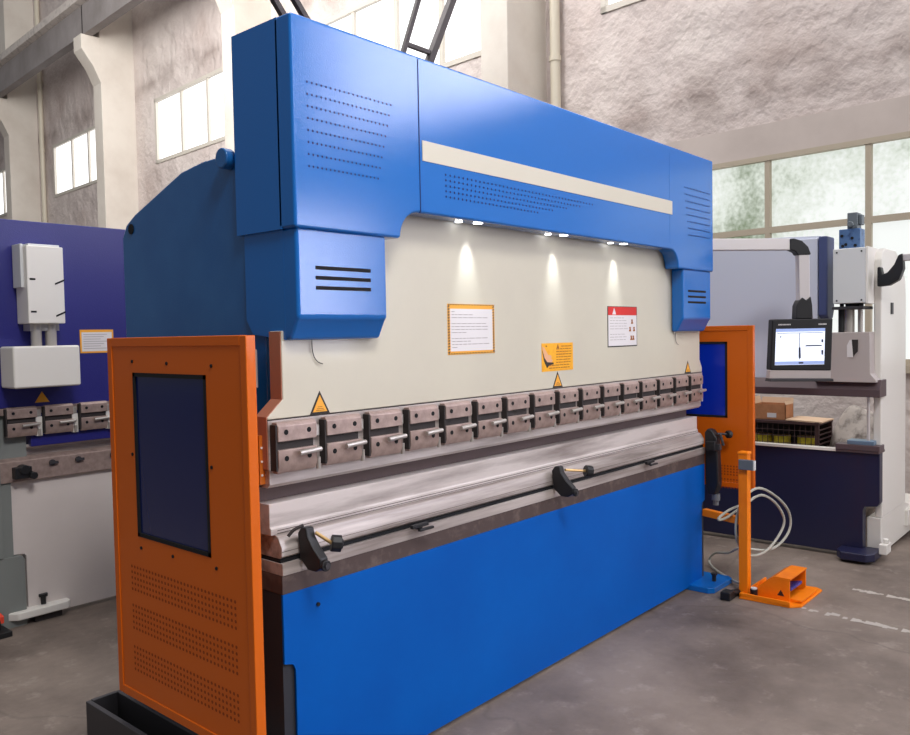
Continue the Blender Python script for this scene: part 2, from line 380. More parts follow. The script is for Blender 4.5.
# dark steel bars that slant across the upper windows
def slant(label, A, B, w, rungs=None, C=None, D=None, w2=0):
    e = thing('steel_brace', label, 'brace', A)
    A_ = Vector(A); o = lambda p: Vector(p)-A_
    MB().bar(o(A), o(B), w, w, up=(0, 1, 0)).build('rail', M['brace'], e, bevel=.004)
    if C:
        MB().bar(o(C), o(D), w2, w2, up=(0, 1, 0)).build('rail', M['brace'], e, bevel=.004)
        for t in rungs:
            p = o(A).lerp(o(B), t); q = o(C).lerp(o(D), t)
            MB().bar(p, q, .03, .03, up=(0, 1, 0)).build('rung', M['brace'], e)
    e['kind'] = 'structure'
def ln(p, q, z):  # extend a world line p->q to height z
    t = (z-p[2])/(q[2]-p[2]); return tuple(p[i]+(q[i]-p[i])*t for i in range(3))
a0, a1 = (2.783, 2.2, 3.715), (2.951, 2.2, 4.13); b0, b1 = (3.07, 2.2, 3.715), (3.345, 2.2, 4.25)
slant('dark steel ladder-like brace slanting across the bright upper window', ln(a0, a1, 2.3), ln(a0, a1, 6.4), .034, (.03, .2, .358, .52, .7, .88), ln(b0, b1, 2.3), ln(b0, b1, 6.4), .055)
slant('dark thin steel bar slanting down behind hood corner, left one', (1.70, 2.2, 3.64), (.6, 2.2, 4.9), .04)
slant('dark thin steel bar slanting down behind hood corner, right one', (1.93, 2.2, 3.62), (.83, 2.2, 4.83), .04)

# worn painted floor lines
for (x0, y0, x1, y1, lab) in ((3.095, -.56, 2.95, -2.6, 'worn white painted floor line starting at the orange foot pedal'), (3.63, -.69, 3.46, -2.6, 'faint worn white floor line nearer the grey machine')):
    mb = MB(); n = 90
    for i in range(n):
        if random.random() < .18: continue
        t = i/n; t2 = (i+1.1)/n; w = random.uniform(.012, .034); o_ = random.uniform(-.012, .012)
        X = lambda t: x0+(x1-x0)*t
        mb.add([(X(t)-w+o_, y0+(y1-y0)*t, .002), (X(t)+w+o_, y0+(y1-y0)*t, .002), (X(t2)+w*.8+o_, y0+(y1-y0)*t2, .002), (X(t2)-w*.8+o_, y0+(y1-y0)*t2, .002)], [(0, 1, 2, 3)])
    tag(mb.build('floor_marking', M['markwhite']), lab, 'floor marking', kind='structure')

# ------------------------------------------------------------------ main press brake
L = 3.21
pb = thing('press_brake', 'large blue and cream press brake with orange side guards in the foreground', 'machine')
# side frames
prof = [(.20, .0), (.20, 1.62), (.20, 2.245), (.55, 2.243), (.70, 2.225), (1.06, 2.105), (1.13, 2.07), (1.165, 2.02), (1.165, .0)]
for x0, x1 in ((.02, .07), (L-.07, L-.02)):
    fr = MB().prism(prof, 'x', x0, x1).build('side_frame', M['blueside'], pb, bevel=.008)
    MB().cyl((x0-.001, 1.085, 2.05), (x0-.004, 1.085, 2.05), .021, 20).build('lifting_hole', M['hole'], fr)
MB().cyl((.02, .375, 2.222), (-.02, .375, 2.222), .036, 24).build('pivot_pin', M['blueside'], pb, bevel=.006)
MB().box(.095, L-.095, .5, 1.1, 1.75, 2.05).build('oil_tank', M['blue'], pb, bevel=.01)
# ram
zr = 1.332
rp = [(.06, 2.2), (.06, 1.62), (.003, 1.62), (.003, 1.395), (-.06, 1.34), (-.06, zr), (L+.03, zr), (L+.03, 1.36), (L-.003, 1.41), (L-.003, 1.62), (L-.06, 1.62), (L-.06, 2.2)]
MB().prism(rp, 'y', .092, .155).build('ram', M['cream'], pb, bevel=.003)
MB().box(-.058, L+.028, .0925, .154, 1.328, zr).build('ram_groove', M['grime'], pb)
MB().box(-.06, L+.03, .091, .154, 1.165, 1.328).build('clamp_rail', M['steel'], pb)
MB().prism([(.097, 1.165), (.097, 1.118), (.112, 1.106), (.138, 1.106), (.152, 1.118), (.152, 1.165)], 'x', -.055, L+.02).build('punch', M['die'], pb)
MB().box(-.04, L+.0, .185, .25, .95, 1.10).build('dark_gap_bar', M['taupe'], pb)  # taupe bar placed to give the even dark band between punch and die
MB().prism([(.0025, 1.618), (-.001, 1.618), (-.001, 1.394), (-.0635, 1.341), (-.0635, 1.17), (-.0605, 1.17), (-.0605, 1.338), (.0025, 1.393)], 'y', .094, .153).build('ram_edge_tint', mat('orange_reflection_brown', (170, 112, 88), .6), pb)  # thin plate painted brown for shade and reflected orange on the ram end
# hood
def arc(cx, cz, r, a0, a1, n=8): return [(cx+r*math.cos(math.radians(a0+(a1-a0)*i/n)), cz+r*math.sin(math.radians(a0+(a1-a0)*i/n))) for i in range(n+1)]
hb, ht, hc = 1.95, 2.628, 2.052
hp = [(0, hb), (0, ht), (L, ht), (L, hb), (L-.47, hb)] + arc(L-.58, hc-.10, .1, 0, 90) + arc(.58, hc-.10, .1, 90, 180) + [(.47, hb)]
hood = MB().prism(hp, 'y', 0, .088).build('hood', M['blue'], pb, bevel=.016, seg=3, angle=50)
MB().box(0, .035, .07, .32, hb, ht-.002).build('hood_cheek', M['blue'], pb)
MB().box(L-.035, L, .07, .32, hb, ht-.002).build('hood_cheek', M['blue'], pb)
MB().box(.03, L-.03, .08, .32, ht-.02, ht-.003).build('hood_top', M['blue'], pb)
MB().box(.5826, .5874, -.0012, .004, hc+.0, ht-.012).build('hood_seam', M['bluehole'], hood)
MB().box(L-.5874, L-.5826, -.0006, .004, hc+.03, ht-.03).build('hood_seam', M['blue'], hood)
MB().box(.600, 2.652, -.0022, .002, 2.247, 2.322).build('stripe', M['stripe'], hood)
def dots(mb, rows, r, y, axis='y'):
    for (z, x0, x1, n) in rows:
        for i in range(n):
            x = x0+(x1-x0)*i/(n-1)
            if axis == 'y': p = [(x+r*math.cos(k*PI/3), y, z+r*math.sin(k*PI/3)) for k in range(6)]
            else: p = [(y, x+r*math.cos(k*PI/3), z+r*math.sin(k*PI/3)) for k in range(6)]
            mb.add(p, [tuple(range(6))])
    return mb
rows = [(2.42-i*.0385, .062, .44-i*.010, 20-(i//3)) for i in range(8)]
dots(MB(), rows, .0042, -.0008).build('vent_holes', M['bluehole'], hood)
rows = [(2.212-i*.021, .73, 1.80-i*.115, 42-i*4) for i in range(5)]
dots(MB(), rows, .005, -.0008).build('vent_holes', M['bluehole'], hood)
rows = [(2.42-i*.0385, L-.062, L-.40+i*.008, 18) for i in range(8)]
dots(MB(), rows, .0052, -.0008).build('vent_holes', M['bluehole'], hood)
# cylinder covers under the hood ends
bpf = [(.012, 1.955), (.012, 1.662), (.024, 1.648), (.055, 1.588), (.09, 1.588), (.09, 1.955)]
for side in (0, 1):
    x0, x1 = (.012, .415) if side == 0 else (L-.395, L-.012)
    o = MB().prism(bpf, 'x', x0, x1).build('cylinder_cover', M['blue'], pb, bevel=.012, seg=3)
    wx = (x0, x0+.03) if side == 0 else (x1-.03, x1)
    MB().prism([(.08, 1.955), (.08, 1.59), (.26, 1.61), (.295, 1.66), (.295, 1.955)], 'x', *wx).build('cover_cheek', M['blue'], pb)
    s0, s1 = (.088, .335) if side == 0 else (L-.335, L-.088)
    sl = MB()
    for z in (1.826, 1.793, 1.76): sl.box(s0, s1, .0098, .0135, z-.0062, z+.0062)
    sl.build('slots', M['hole'], o, bevel=.003)
# hood lights
for x in (.925, 1.56, 2.125):
    for dx, dy, rr in ((-.05, .062, .015), (.04, .035, .02)):
        MB().cyl((x+dx, dy, hc+.001), (x+dx, dy, hc-.0025), rr, 16).build('work_light', M['led'], pb)
    ld = bpy.data.lights.new('work_light_lamp', 'SPOT'); ld.energy = 6.5; ld.color = (.9, .96, 1); ld.spot_size = math.radians(48); ld.spot_blend = 1; ld.shadow_soft_size = .012
    lo = bpy.data.objects.new('work_light_lamp', ld); COL.objects.link(lo); lo.parent = pb; lo.location = (x+.03, .05, hc-.008); lo.rotation_euler = (math.radians(6), 0, 0)
# clamps
def clamp(x):
    e = bpy.data.objects.new('tool_clamp', None); COL.objects.link(e); e.parent = pb; e.location = (x, 0, 0)
    MB().prism([(.056, 1.26), (.056, 1.311), (.066, 1.323), (.0905, 1.323), (.0905, 1.26)], 'x', 0, .16).build('upper_plate', M['clamp'], e, bevel=.003)
    MB().box(.006, .154, .070, .0905, 1.23, 1.265).build('wedge', M['grime'], e)
    MB().prism([(.0905, 1.233), (.056, 1.233), (.056, 1.18), (.068, 1.156), (.0905, 1.156)], 'x', 0, .16).build('lower_plate', M['clamp'], e, bevel=.003)
    MB().box(-.007, .0, .06, .0905, 1.165, 1.315).build('side_shim', M['grime'], e)
    MB().box(.163, .19, .078, .0905, 1.262, 1.30).build('adjuster', M['chrome'], e, bevel=.003)
    MB().cyl((.178, .075, 1.15), (.178, .075, 1.19), .008, 10).build('adjuster_screw', M['chrome'], e)
    for (bx, bz) in ((.032, 1.29), (.126, 1.29), (.032, 1.204), (.126, 1.204)):
        MB().cyl((bx, .057, bz), (bx, .0548, bz), .0088, 12).build('bolt', M['hole'], e)
    MB().cyl((.072, .04, 1.218), (.165, .044, 1.222), .0085, 12).cyl((.158, .044, 1.222), (.19, .09, 1.222), .006, 10).build('lever', M['chrome'], e)
    return e
c0 = clamp(-.047)
for i in range(1, 16):
    c = copy_tree(c0); c.parent = pb; c.location = (-.047+i*.2042, 0, 0)
# bed and table
def slab(n, x0, x1, y0, y1, z0, z1, m, bv=.002): return MB().box(x0, x1, y0, y1, z0, z1).build(n, m, pb, bevel=bv)
MB().prism([(.118, 1.05), (.118, .972), (.112, .968), (.112, .946), (.18, .946), (.18, 1.05)], 'x', -.045, L+.01).build('die', M['die'], pb, bevel=.002)
MB().prism([(.112, .946), (.098, .94), (.080, .908), (.080, .878), (.092, .87), (.24, .87), (.24, .946)], 'x', -.028, L+.028).build('table', M['steel'], pb, bevel=.0015)
for z, y in ((.958, .1115), (.949, .1115)): MB().box(-.02, L+.01, y, .12, z, z+.0022).build('scribed_line', M['strip'], pb)
MB().box(-.027, L+.027, .0795, .09, .893, .8945).build('scribed_line', M['strip'], pb)
MB().box(-.028, L+.028, .088, .2, .848, .87).build('rail_slot', M['hole'], pb)
MB().box(-.03, L+.03, .074, .2, .815, .856).build('front_rail', M['steel'], pb, bevel=.002)
MB().box(-.03, L+.03, .078, .2, .752, .815).build('rail_base', M['strip'], pb, bevel=.002)
ap = [(-.03, .752), (-.03, .52), (.005, .51), (.015, .49), (.015, .02), (L-.015, .02), (L-.015, .49), (L-.005, .51), (L+.03, .52), (L+.03, .752)]
MB().prism(ap, 'y', .078, .088).build('bed_panel', M['bedblue'], pb, bevel=.002)
MB().box(-.029, .12, .0885, .2, .0, .752).build('bed_end', M['darkgrey'], pb)
MB().box(L-.12, L+.029, .0885, .2, .0, .752).build('bed_end', M['darkgrey'], pb)
MB().cyl((.115, .079, .685), (.115, .072, .685), .007, 10).build('bolt', M['hole'], pb)
for x0, x1 in ((-.12, .2), (L-.2, L+.12)):
    f = MB().prism([(x0+.03, -.07), (x1-.03, -.07), (x1, -.04), (x1, .2), (x0, .2), (x0, -.04)], 'z', .0, .035).build('foot', M['blue'], pb, bevel=.004)
    xm = (x0+x1)/2
    MB().cyl((xm, -.01, .035), (xm, -.01, .075), .013, 12).cyl((xm, -.01, .075), (xm, -.01, .085), .02, 6).build('anchor_bolt', M['black'], f)
# details at the ram's left end
g = MB().box(-.075, -.042, .12, .15, 1.12, 1.28).build('scale_plate', mat('amber_scale_plate', (196, 104, 24), .5), pb)
for k in range(6):
    MB().cyl((-.068+.016*(k % 2), .1195, 1.15+.045*(k//2)), (-.068+.016*(k % 2), .117, 1.15+.045*(k//2)), .004, 8).build('indicator_dot', M['paper'], g)
MB().box(-.04, -.015, .2, .23, 1.43, 1.56).build('linear_encoder', M['ink'], pb, bevel=.003)
MB().box(-.05, -.02, .19, .23, .99, 1.1).build('encoder_bracket', M['charcoal'], pb, bevel=.003)
# small hose loops hanging under the covers
MB().tube([(.125, .085, 1.60), (.125, .085, 1.56), (.133, .085, 1.53), (.15, .085, 1.512), (.17, .085, 1.505)], .0016, 6).build('thin_wire', M['grime'], pb)
MB().tube([(2.86, .085, 1.61), (2.86, .085, 1.55), (2.875, .085, 1.52), (2.9, .085, 1.51)], .0016, 6).build('thin_wire', M['ink'], pb)
# signs on the ram
yS = .0905
def tri(x, z, w, h, par):
    o = MB().prism([(x-w/2, z), (x+w/2, z), (x, z+h)], 'y', yS, .093).build('warning_triangle', M['darkink'], par)
    k = .72
    zc = z+h*.36
    MB().prism([(x-w/2*k, zc-(zc-z)*k), (x+w/2*k, zc-(zc-z)*k), (x, zc+(z+h-zc)*k)], 'y', yS-.0008, yS+.001).build('triangle_face', M['triyellow'], o)
    mk = MB()
    for dz, ww in ((.30, .22), (.22, .34), (.15, .42)): mk.box(x-w*ww/2, x+w*ww/2, yS-.0012, yS, z+h*dz, z+h*(dz+.025))
    mk.build('hazard_mark', M['brownink'], o)
tri(.157, 1.333, .088, .08, pb); tri(1.617, 1.334, .085, .076, pb); tri(3.036, 1.334, .085, .075, pb)
# instruction sheet with the yellow and black border
o = MB().box(.828, 1.134, yS, .093, 1.514, 1.722).build('instruction_plate', M['triyellow'], pb)
MB().box(.843, 1.119, yS-.0008, yS+.001, 1.528, 1.702).build('sheet', M['paper'], o)
hz = MB()
for i in range(30):
    x = .832+i*.0102
    for z in (1.7165, 1.516): hz.add([(x, yS-.0006, z), (x+.005, yS-.0006, z), (x+.0075, yS-.0006, z+.005), (x+.0025, yS-.0006, z+.005)], [(0, 1, 2, 3)])
for i in range(17):
    z = 1.52+i*.0117
    for x in (.829, 1.121): hz.add([(x, yS-.0006, z), (x+.011, yS-.0006, z+.003), (x+.011, yS-.0006, z+.009), (x, yS-.0006, z+.006)], [(0, 1, 2, 3)])
hz.build('hazard_border', M['darkink'], o)
tx = MB()
for i in range(13):
    z = 1.69-i*.0122; x = .852
    while x < 1.08 and i not in (3, 8):
        w = random.uniform(.012, .04); tx.box(x, min(x+w, 1.11), yS-.0012, yS, z-.0014, z+.0014); x += w+.005
        if random.random() < .06: break
tx.build('print', M['ink'], o)
# yellow crush-hazard plate
o = MB().box(1.487, 1.753, yS, .093, 1.414, 1.547).build('hazard_plate', M['yellow'], pb)
tx = MB()
tx.box(1.52, 1.53, yS-.001, yS, 1.53, 1.536)
for i in range(9):
    z = 1.531-i*.0128; x = 1.607 if i < 7 else 1.545
    if i == 0: x = 1.65
    while x < 1.72:
        w = random.uniform(.012, .035); tx.box(x, min(x+w, 1.738), yS-.0008, yS, z-.0016, z+.0016); x += w+.005
tx.prism([(1.61, 1.521), (1.632, 1.521), (1.621, 1.541)], 'y', yS-.001, yS)
tx.build('print', M['brownink'], o)
MB().prism([(1.489, 1.532), (1.503, 1.53), (1.54, 1.49), (1.556, 1.492), (1.568, 1.482), (1.560, 1.474), (1.578, 1.466), (1.564, 1.456), (1.53, 1.458), (1.508, 1.478)], 'y', yS-.001, yS).build('hand_picture', M['skin'], o)
MB().prism([(1.489, 1.515), (1.508, 1.478), (1.53, 1.458), (1.58, 1.455), (1.585, 1.447), (1.545, 1.443), (1.528, 1.43), (1.505, 1.462)], 'y', yS-.0013, yS).build('hand_outline', M['darkink'], o)
# red headed safety sheet
o = MB().box(2.088, 2.402, yS, .093, 1.514, 1.729).build('safety_notice', M['darkink'], pb)
MB().box(2.094, 2.396, yS-.0006, yS+.001, 1.52, 1.682).build('sheet', M['paper'], o)
MB().box(2.094, 2.396, yS-.0006, yS+.001, 1.682, 1.726).build('red_header', M['red'], o)
MB().prism([(2.135, 1.686), (2.175, 1.686), (2.155, 1.72)], 'y', yS-.001, yS).build('header_triangle', M['paper'], o)
tx = MB()
for i in range(9):
    z = 1.668-i*.0145; x = 2.11
    if i in (5,): continue
    while x < 2.26:
        w = random.uniform(.015, .045); tx.box(x, x+w, yS-.001, yS, z-.0012, z+.0012); x += w+.007
tx.build('print', M['ink'], o)
ic = MB()
for (x, z) in ((2.345, 1.648), (2.322, 1.607), (2.366, 1.607), (2.335, 1.56), (2.358, 1.56)): ic.prism([(x-.013, z-.012), (x+.013, z-.012), (x+.007, z+.003), (x+.009, z+.012), (x-.009, z+.012), (x-.005, z)], 'y', yS-.001, yS)
ic.build('pictogram', M['brownink'], o)

# stops on the front rail
def stop(x, ln_, drop=.0):
    e = bpy.data.objects.new('stop_arm', None); COL.objects.link(e); e.parent = pb; e.location = (x, 0, 0)
    MB().prism([(.080, .945), (.062, .968), (.035, .968), (.028, .94), (.0, .905), (-.035, .875), (-.035, .845), (-.01, .828), (.03, .828), (.07, .86)], 'x', -.018, .018).build('bracket', M['black'], e, bevel=.006)
    MB().cyl((0, -.034, .852), (0, -.048, .852), .019, 12).build('clamp_wheel', M['black'], e, bevel=.003)
    MB().cyl((0, -.047, .852), (0, -.054, .852), .01, 12).build('clamp_bolt', M['charcoal'], e)
    MB().cyl((.012, .022, .95), (.02+ln_, -.012, .94-drop), .0065, 12).build('rod', M['brass'], e)
    k = MB(); c = Vector((.02+ln_, -.012, .94-drop)); d = Vector((.055, -.035, -.01)).normalized()
    k.cyl(c-d*.004, c+d*.03, .029, 9); k.cyl(c+d*.03, c+d*.036, .017, 9)
    k.build('knob', M['black'], e, bevel=.007)
    return e
e = stop(.055, .035, .03)
MB().tube([(-.015, .05, .975), (-.045, .06, .965), (-.065, .068, .945)], .006, 6).build('handle', M['grime'], e)
stop(1.555, .12, .01)
for x in (.60, 2.46):
    MB().cyl((x, .074, .86), (x, .045, .86), .011, 10).box(x-.05, x+.04, .04, .056, .862, .876).box(x-.02, x+.06, .03, .045, .848, .858).build('t_slot_lever', M['black'], pb, bevel=.003)
e = bpy.data.objects.new('end_support', None); COL.objects.link(e); e.parent = pb; e.location = (L+.075, 0, 0)
MB().prism([(.08, .95), (.06, .975), (.03, .965), (-.0, .92), (-.01, .62), (.01, .56), (.06, .56), (.075, .62)], 'x', -.045, .02).build('bracket', M['black'], e, bevel=.01)
MB().box(-.04, -.01, -.02, .01, .84, .88).cyl((-.02, -.015, .94), (-.01, -.03, .87), .009, 10).build('cam_lever', M['charcoal'], e, bevel=.006)
MB().cyl((-.03, .0, .945), (.05, -.03, .935), .007, 10).build('rod', M['charcoal'], e)
MB().cyl((.045, -.03, .935), (.07, -.045, .933), .026, 10).build('knob', M['black'], e, bevel=.006)
MB().cyl((-.01, .02, .56), (-.01, .02, .52), .026, 14).cyl((-.01, .02, .52), (-.01, .02, .49), .018, 12).build('lower_screw', M['valve'], e)
MB().box(-.075, -.035, .0, .06, .84, .90).build('rail_clamp', M['black'], e, bevel=.005)

# orange side guards
def guard(name, X, y0, y1, z0, z1, wy0, wy1, wz0, wz1, outward, glass, rowsets, t=.035):
    """outward: -1 the seen face looks to -x"""
    x0, x1 = (X, X+t)
    e = bpy.data.objects.new(name, None); COL.objects.link(e); e.parent = pb; e.location = (X, 0, 0)
    m = MB()   # panel with a window opening
    for (a, b, c, d) in ((y0, wy0, z0, z1), (wy1, y1, z0, z1), (wy0, wy1, z0, wz0), (wy0, wy1, wz1, z1)): m.box(.004, t, a, b, c, d)
    m.build('door_panel', M['orange'], e)
    r = MB(); b = .032
    r.box(0, t-.002, y0-.001, y0+b, z0, z1); r.box(0, t-.002, y1-b, y1+.001, z0, z1); r.box(0, t-.002, y0+b, y1-b, z1-b, z1+.001); r.box(0, t-.002, y0+b, y1-b, z0-.001, z0+b)
    r.build('door_frame', M['orange'], e, bevel=.003)
    fr = MB(); q = .014
    for (a, b2, c, d) in ((wy0, wy0+q, wz0, wz1), (wy1-q, wy1, wz0, wz1), (wy0, wy1, wz0, wz0+q), (wy0, wy1, wz1-q, wz1)): fr.box(.002, t, a, b2, c, d)
    gl = MB().box(.008, .016, wy0, wy1, wz0, wz1).build('window_pane', glass, e)
    fr.build('pane_gasket', M['hole'], gl)
    for q_ in range(0, len(rowsets), 5 if len(rowsets) == 15 else 4): dots(MB(), rowsets[q_:q_+(5 if len(rowsets) == 15 else 4)], .006, .0032, 'x').build('vent_holes', M['orangehole'], e)
    s = MB()
    if outward < 0 and X < 0:
        for (yy, z) in ((wy0-.035, wz1+.03), (wy1+.0, wz1+.04), ((wy0+wy1)/2, wz1+.035), (wy0-.02, (wz0+wz1)/2), (wy1+.02, (wz0+wz1)/2), (wy0-.03, wz0-.03), (wy1-.02, wz0-.04), ((wy0+wy1)/2, wz0-.035)):
            s.cyl((.004, yy, z), (.0005, yy, z), .006, 8)
        s.build('screws', M['hole'], e)
    return e
rs = []
for zt in (.80, .655, .50):
    for i in range(5): rs.append((zt-.03-i*.021, .10, .755, 32))
guard('safety_door', -.2, .0, .88, .272, 1.607, .228, .70, .889, 1.482, -1, M['doorglass'], rs)
rs = []
for zt in (.72, .635):
    for i in range(4): rs.append((zt-i*.018, -.10, .12, 12))
guard('safety_door', L+.2, -.165, .70, .585, 1.618, -.0, .46, 1.03, 1.518, -1, M['doorglassR'], rs)
# pins that carry the doors on the frames
for X0, X1 in ((-.165, .045), (L-.045, L+.2)):
    MB().cyl((X0, .5, 1.56), (X1, .5, 1.56), .014, 12).cyl((X0, .5, .70), (X1, .5, .70), .014, 12).build('door_hinge', M['charcoal'], pb)

# control pendant
pend = bpy.data.objects.new('control_pendant', None); COL.objects.link(pend); pend.parent = pb; pend.location = (3.85, -.28, 0)
Wd = Vector((.656, -.755, 0)); Nd = Vector((-.755, -.656, 0))
A = Vector((3.2, .30, 0))-Vector((3.85, -.28, 0))
E_ = Vector((0, .02, 0))
armd = (Vector((-.05, .055, 0))-A)
MB().bar(A+Vector((-.02, .02, 2.14)), Vector((-.03, .035, 2.14)), .06, .075).build('arm', M['alu'], pend, bevel=.006)
q = Vector((.03, -.04, 0))
pr = MB(); N0 = Nd*.035
def wz(w, z, n=0): v = Wd*w+Nd*n; return (v.x, v.y, z)
def wprism(mb, pts, n0, n1, mi=0):
    k = len(pts); vs = [wz(w, z, n0) for w, z in pts]+[wz(w, z, n1) for w, z in pts]
    return mb.add(vs, [tuple(range(k)), tuple(range(2*k-1, k-1, -1))]+[(i, (i+1) % k, (i+1) % k+k, i+k) for i in range(k)], mi)
wprism(MB(), [(-.05, 2.175), (-.02, 2.176), (.03, 2.16), (.07, 2.12), (.088, 2.07), (.0, 2.07), (-.012, 2.09), (-.05, 2.105)], -.036, .036).build('elbow', M['black'], pend, bevel=.006)
wprism(MB(), [(.008, 2.07), (.08, 2.07), (.084, 1.76), (.012, 1.76)], -.03, .03).build('drop_tube', M['alu'], pend, bevel=.006)
wprism(MB(), [(.005, 1.77), (.03, 1.795), (.055, 1.775), (.085, 1.80), (.095, 1.74), (.098, 1.655), (-.012, 1.655), (-.008, 1.74)], -.038, .038).build('swivel_joint', M['black'], pend, bevel=.006)
pn = wprism(MB(), [(-.168, 1.655), (.225, 1.655), (.214, 1.315), (-.184, 1.325)], -.03, .045).build('control_panel', M['black'], pend, bevel=.008)
sc = wprism(MB(), [(-.146, 1.592), (.172, 1.592), (.166, 1.357), (-.155, 1.357)], .0445, .0462).build('screen', M['screen'], pn)
wprism(MB(), [(-.146, 1.592), (.172, 1.592), (.172, 1.572), (-.147, 1.572)], .0462, .0466).build('screen_toolbar', M['screenbar'], sc)
wprism(MB(), [(-.154, 1.38), (.167, 1.38), (.166, 1.359), (-.155, 1.359)], .0462, .0466).build('screen_toolbar', M['screenbar'], sc)
k = MB()
for pts in ([(.005, 1.56), (.009, 1.56), (.009, 1.39), (.005, 1.39)], [(.0, 1.47), (.012, 1.47), (.014, 1.40), (.0, 1.40)], [(.05, 1.484), (.15, 1.484), (.15, 1.476), (.04, 1.476)], [(-.14, 1.565), (.16, 1.565), (.16, 1.562), (-.14, 1.562)],
            [(-.12, 1.545), (-.112, 1.545), (-.112, 1.535), (-.12, 1.535)], [(.148, 1.52), (.16, 1.52), (.16, 1.50), (.148, 1.50)], [(.148, 1.45), (.16, 1.45), (.16, 1.42), (.148, 1.42)], [(.0, 1.375), (.03, 1.375), (.03, 1.364), (.0, 1.364)]):
    wprism(k, pts, .0466, .0472)
k.build('screen_drawing', M['screenink'], sc)
k = MB()
for i in range(9): wprism(k, [(-.13+i*.009, 1.623), (-.124+i*.009, 1.623), (-.124+i*.009, 1.615), (-.13+i*.009, 1.615)], .045, .0456)
for i in range(6): wprism(k, [(.13+i*.009, 1.622), (.136+i*.009, 1.622), (.136+i*.009, 1.614), (.13+i*.009, 1.614)], .045, .0456)
k.build('maker_lettering', M['paper'], pn)
wprism(MB(), [(-.184, 1.325), (.214, 1.315), (.212, 1.262), (-.19, 1.27)], -.02, .04).build('keyboard_tray', M['warmgrey'], pend, bevel=.004)
wprism(MB(), [(-.19, 1.272), (.214, 1.264), (.216, 1.246), (-.195, 1.252)], -.02, .075).build('tray_shelf', M['charcoal'], pend, bevel=.004)

# ------------------------------------------------------------------ charcoal channel under the guard
ch = MB(); cx0, cx1 = -.222, -.08
ch.prism([(cx0, 0), (cx0, .168), (cx0+.02, .168), (cx0+.02, .02), (cx1-.02, .02), (cx1-.02, .168), (cx1, .168), (cx1, 0)], 'y', -.25, 1.12)
ch.box(cx0+.02, cx1-.02, 1.10, 1.12, .0, .17)
tag(ch.build('steel_channel', M['charcoal'], bevel=.003), 'open charcoal steel channel lying under the near orange safety door', 'channel')

# ------------------------------------------------------------------ foot pedal stand
pd = thing('foot_pedal', 'orange foot pedal with tall post and shrouded blue treadle on the floor', 'foot pedal', (3.1, -.25, 0))
def pmb(): return MB()
t = MB().prism([(-.06, .03), (.36, .03), (.40, -.27), (.37, -.31), (.0, -.31), (-.05, -.26)], 'z', 0, .012)
t.box(-.055, -.04, -.26, .03, .012, .035); t.box(-.055, .36, .02, .032, .012, .03)
t.build('base_plate', M['pedal'], pd, bevel=.003)
MB().box(-.005, .05, -.0, .055, .012, .86).build('post', M['pedal'], pd, bevel=.004)
MB().box(-.009, .054, -.004, .059, .85, .868).build('post_cap', M['pedal'], pd, bevel=.005)
sw = MB().box(-.03, -.0055, -.045, .045, .765, .825).build('switch_box', M['valve'], pd, bevel=.004)
MB().box(-.031, -.005, -.051, -.044, .767, .823).build('switch_cover', M['greybox'], sw)
MB().bar((.05, .04, .44), (.11, .32, .45), .04, .045).build('cross_bar', M['pedal'], pd, bevel=.004)
# shroud: side cheeks, sloped top
sh = MB()
side = [(-.04, .012), (-.04, .05), (-.11, .115), (-.15, .14), (-.235, .14), (-.235, .012)]
sh.prism(side, 'x', .02, .03); sh.prism(side, 'x', .30, .31)
sh.prism([(-.02, .035), (-.04, .06), (-.11, .124), (-.15, .148), (-.24, .148), (-.24, .139), (-.15, .139), (-.11, .114), (-.04, .05)], 'x', .02, .31)
sh.build('shroud', M['pedal'], pd, bevel=.002)
MB().prism([(-.235, .012), (-.25, .012), (-.30, .02), (-.30, .026), (-.235, .03)], 'x', .03, .30).build('toe_lip', M['pedal'], pd)
MB().prism([(-.06, .03), (-.228, .062), (-.228, .078), (-.06, .045)], 'x', .07, .26).build('treadle', M['pedalblue'], pd, bevel=.003)
MB().prism([(-.205, .04), (-.165, .04), (-.185, .075)], 'x', .0185, .02).build('warning_mark', M['darkink'], pd)
MB().cyl((.0, -.035, .012), (.0, -.035, .055), .022, 14).cyl((.0, -.035, .055), (.0, -.035, .065), .018, 14, 1).build('plug', [M['black'], M['greybox']], pd, bevel=.003)
MB().cyl((-.09, .08, .025), (.0, .06, .02), .022, 12).box(-.15, -.07, .05, .11, .0, .05).build('cable_plug', M['black'], pd, bevel=.006)
cbpts = [(.10, .05, .03), (.22, .20, .02), (.40, .38, .012), (.50, .46, .03), (.46, .40, .10), (.34, .26, .15), (.24, .14, .22), (.40, .04, .19), (.54, .0, .21), (.63, -.03, .29), (.62, -.03, .40), (.47, -.01, .52), (.26, .03, .61), (.10, .06, .57),
         (.03, .08, .45), (.04, .08, .32), (.16, .06, .21), (.34, .03, .19), (.50, .0, .26), (.56, -.02, .36), (.47, -.0, .48), (.30, .03, .56), (.15, .07, .53)]
MB().tube(cbpts, .008, 8, smooth=5).build('cable', M['cable'], pd)
MB().tube([(.15, .07, .53), (.03, .12, .505), (-.05, .15, .47), (-.06, .15, .455), (.0, .13, .46), (.07, .09, .50), (.22, .05, .55)], .008, 8, smooth=5).build('cable', M['cable'], pd)

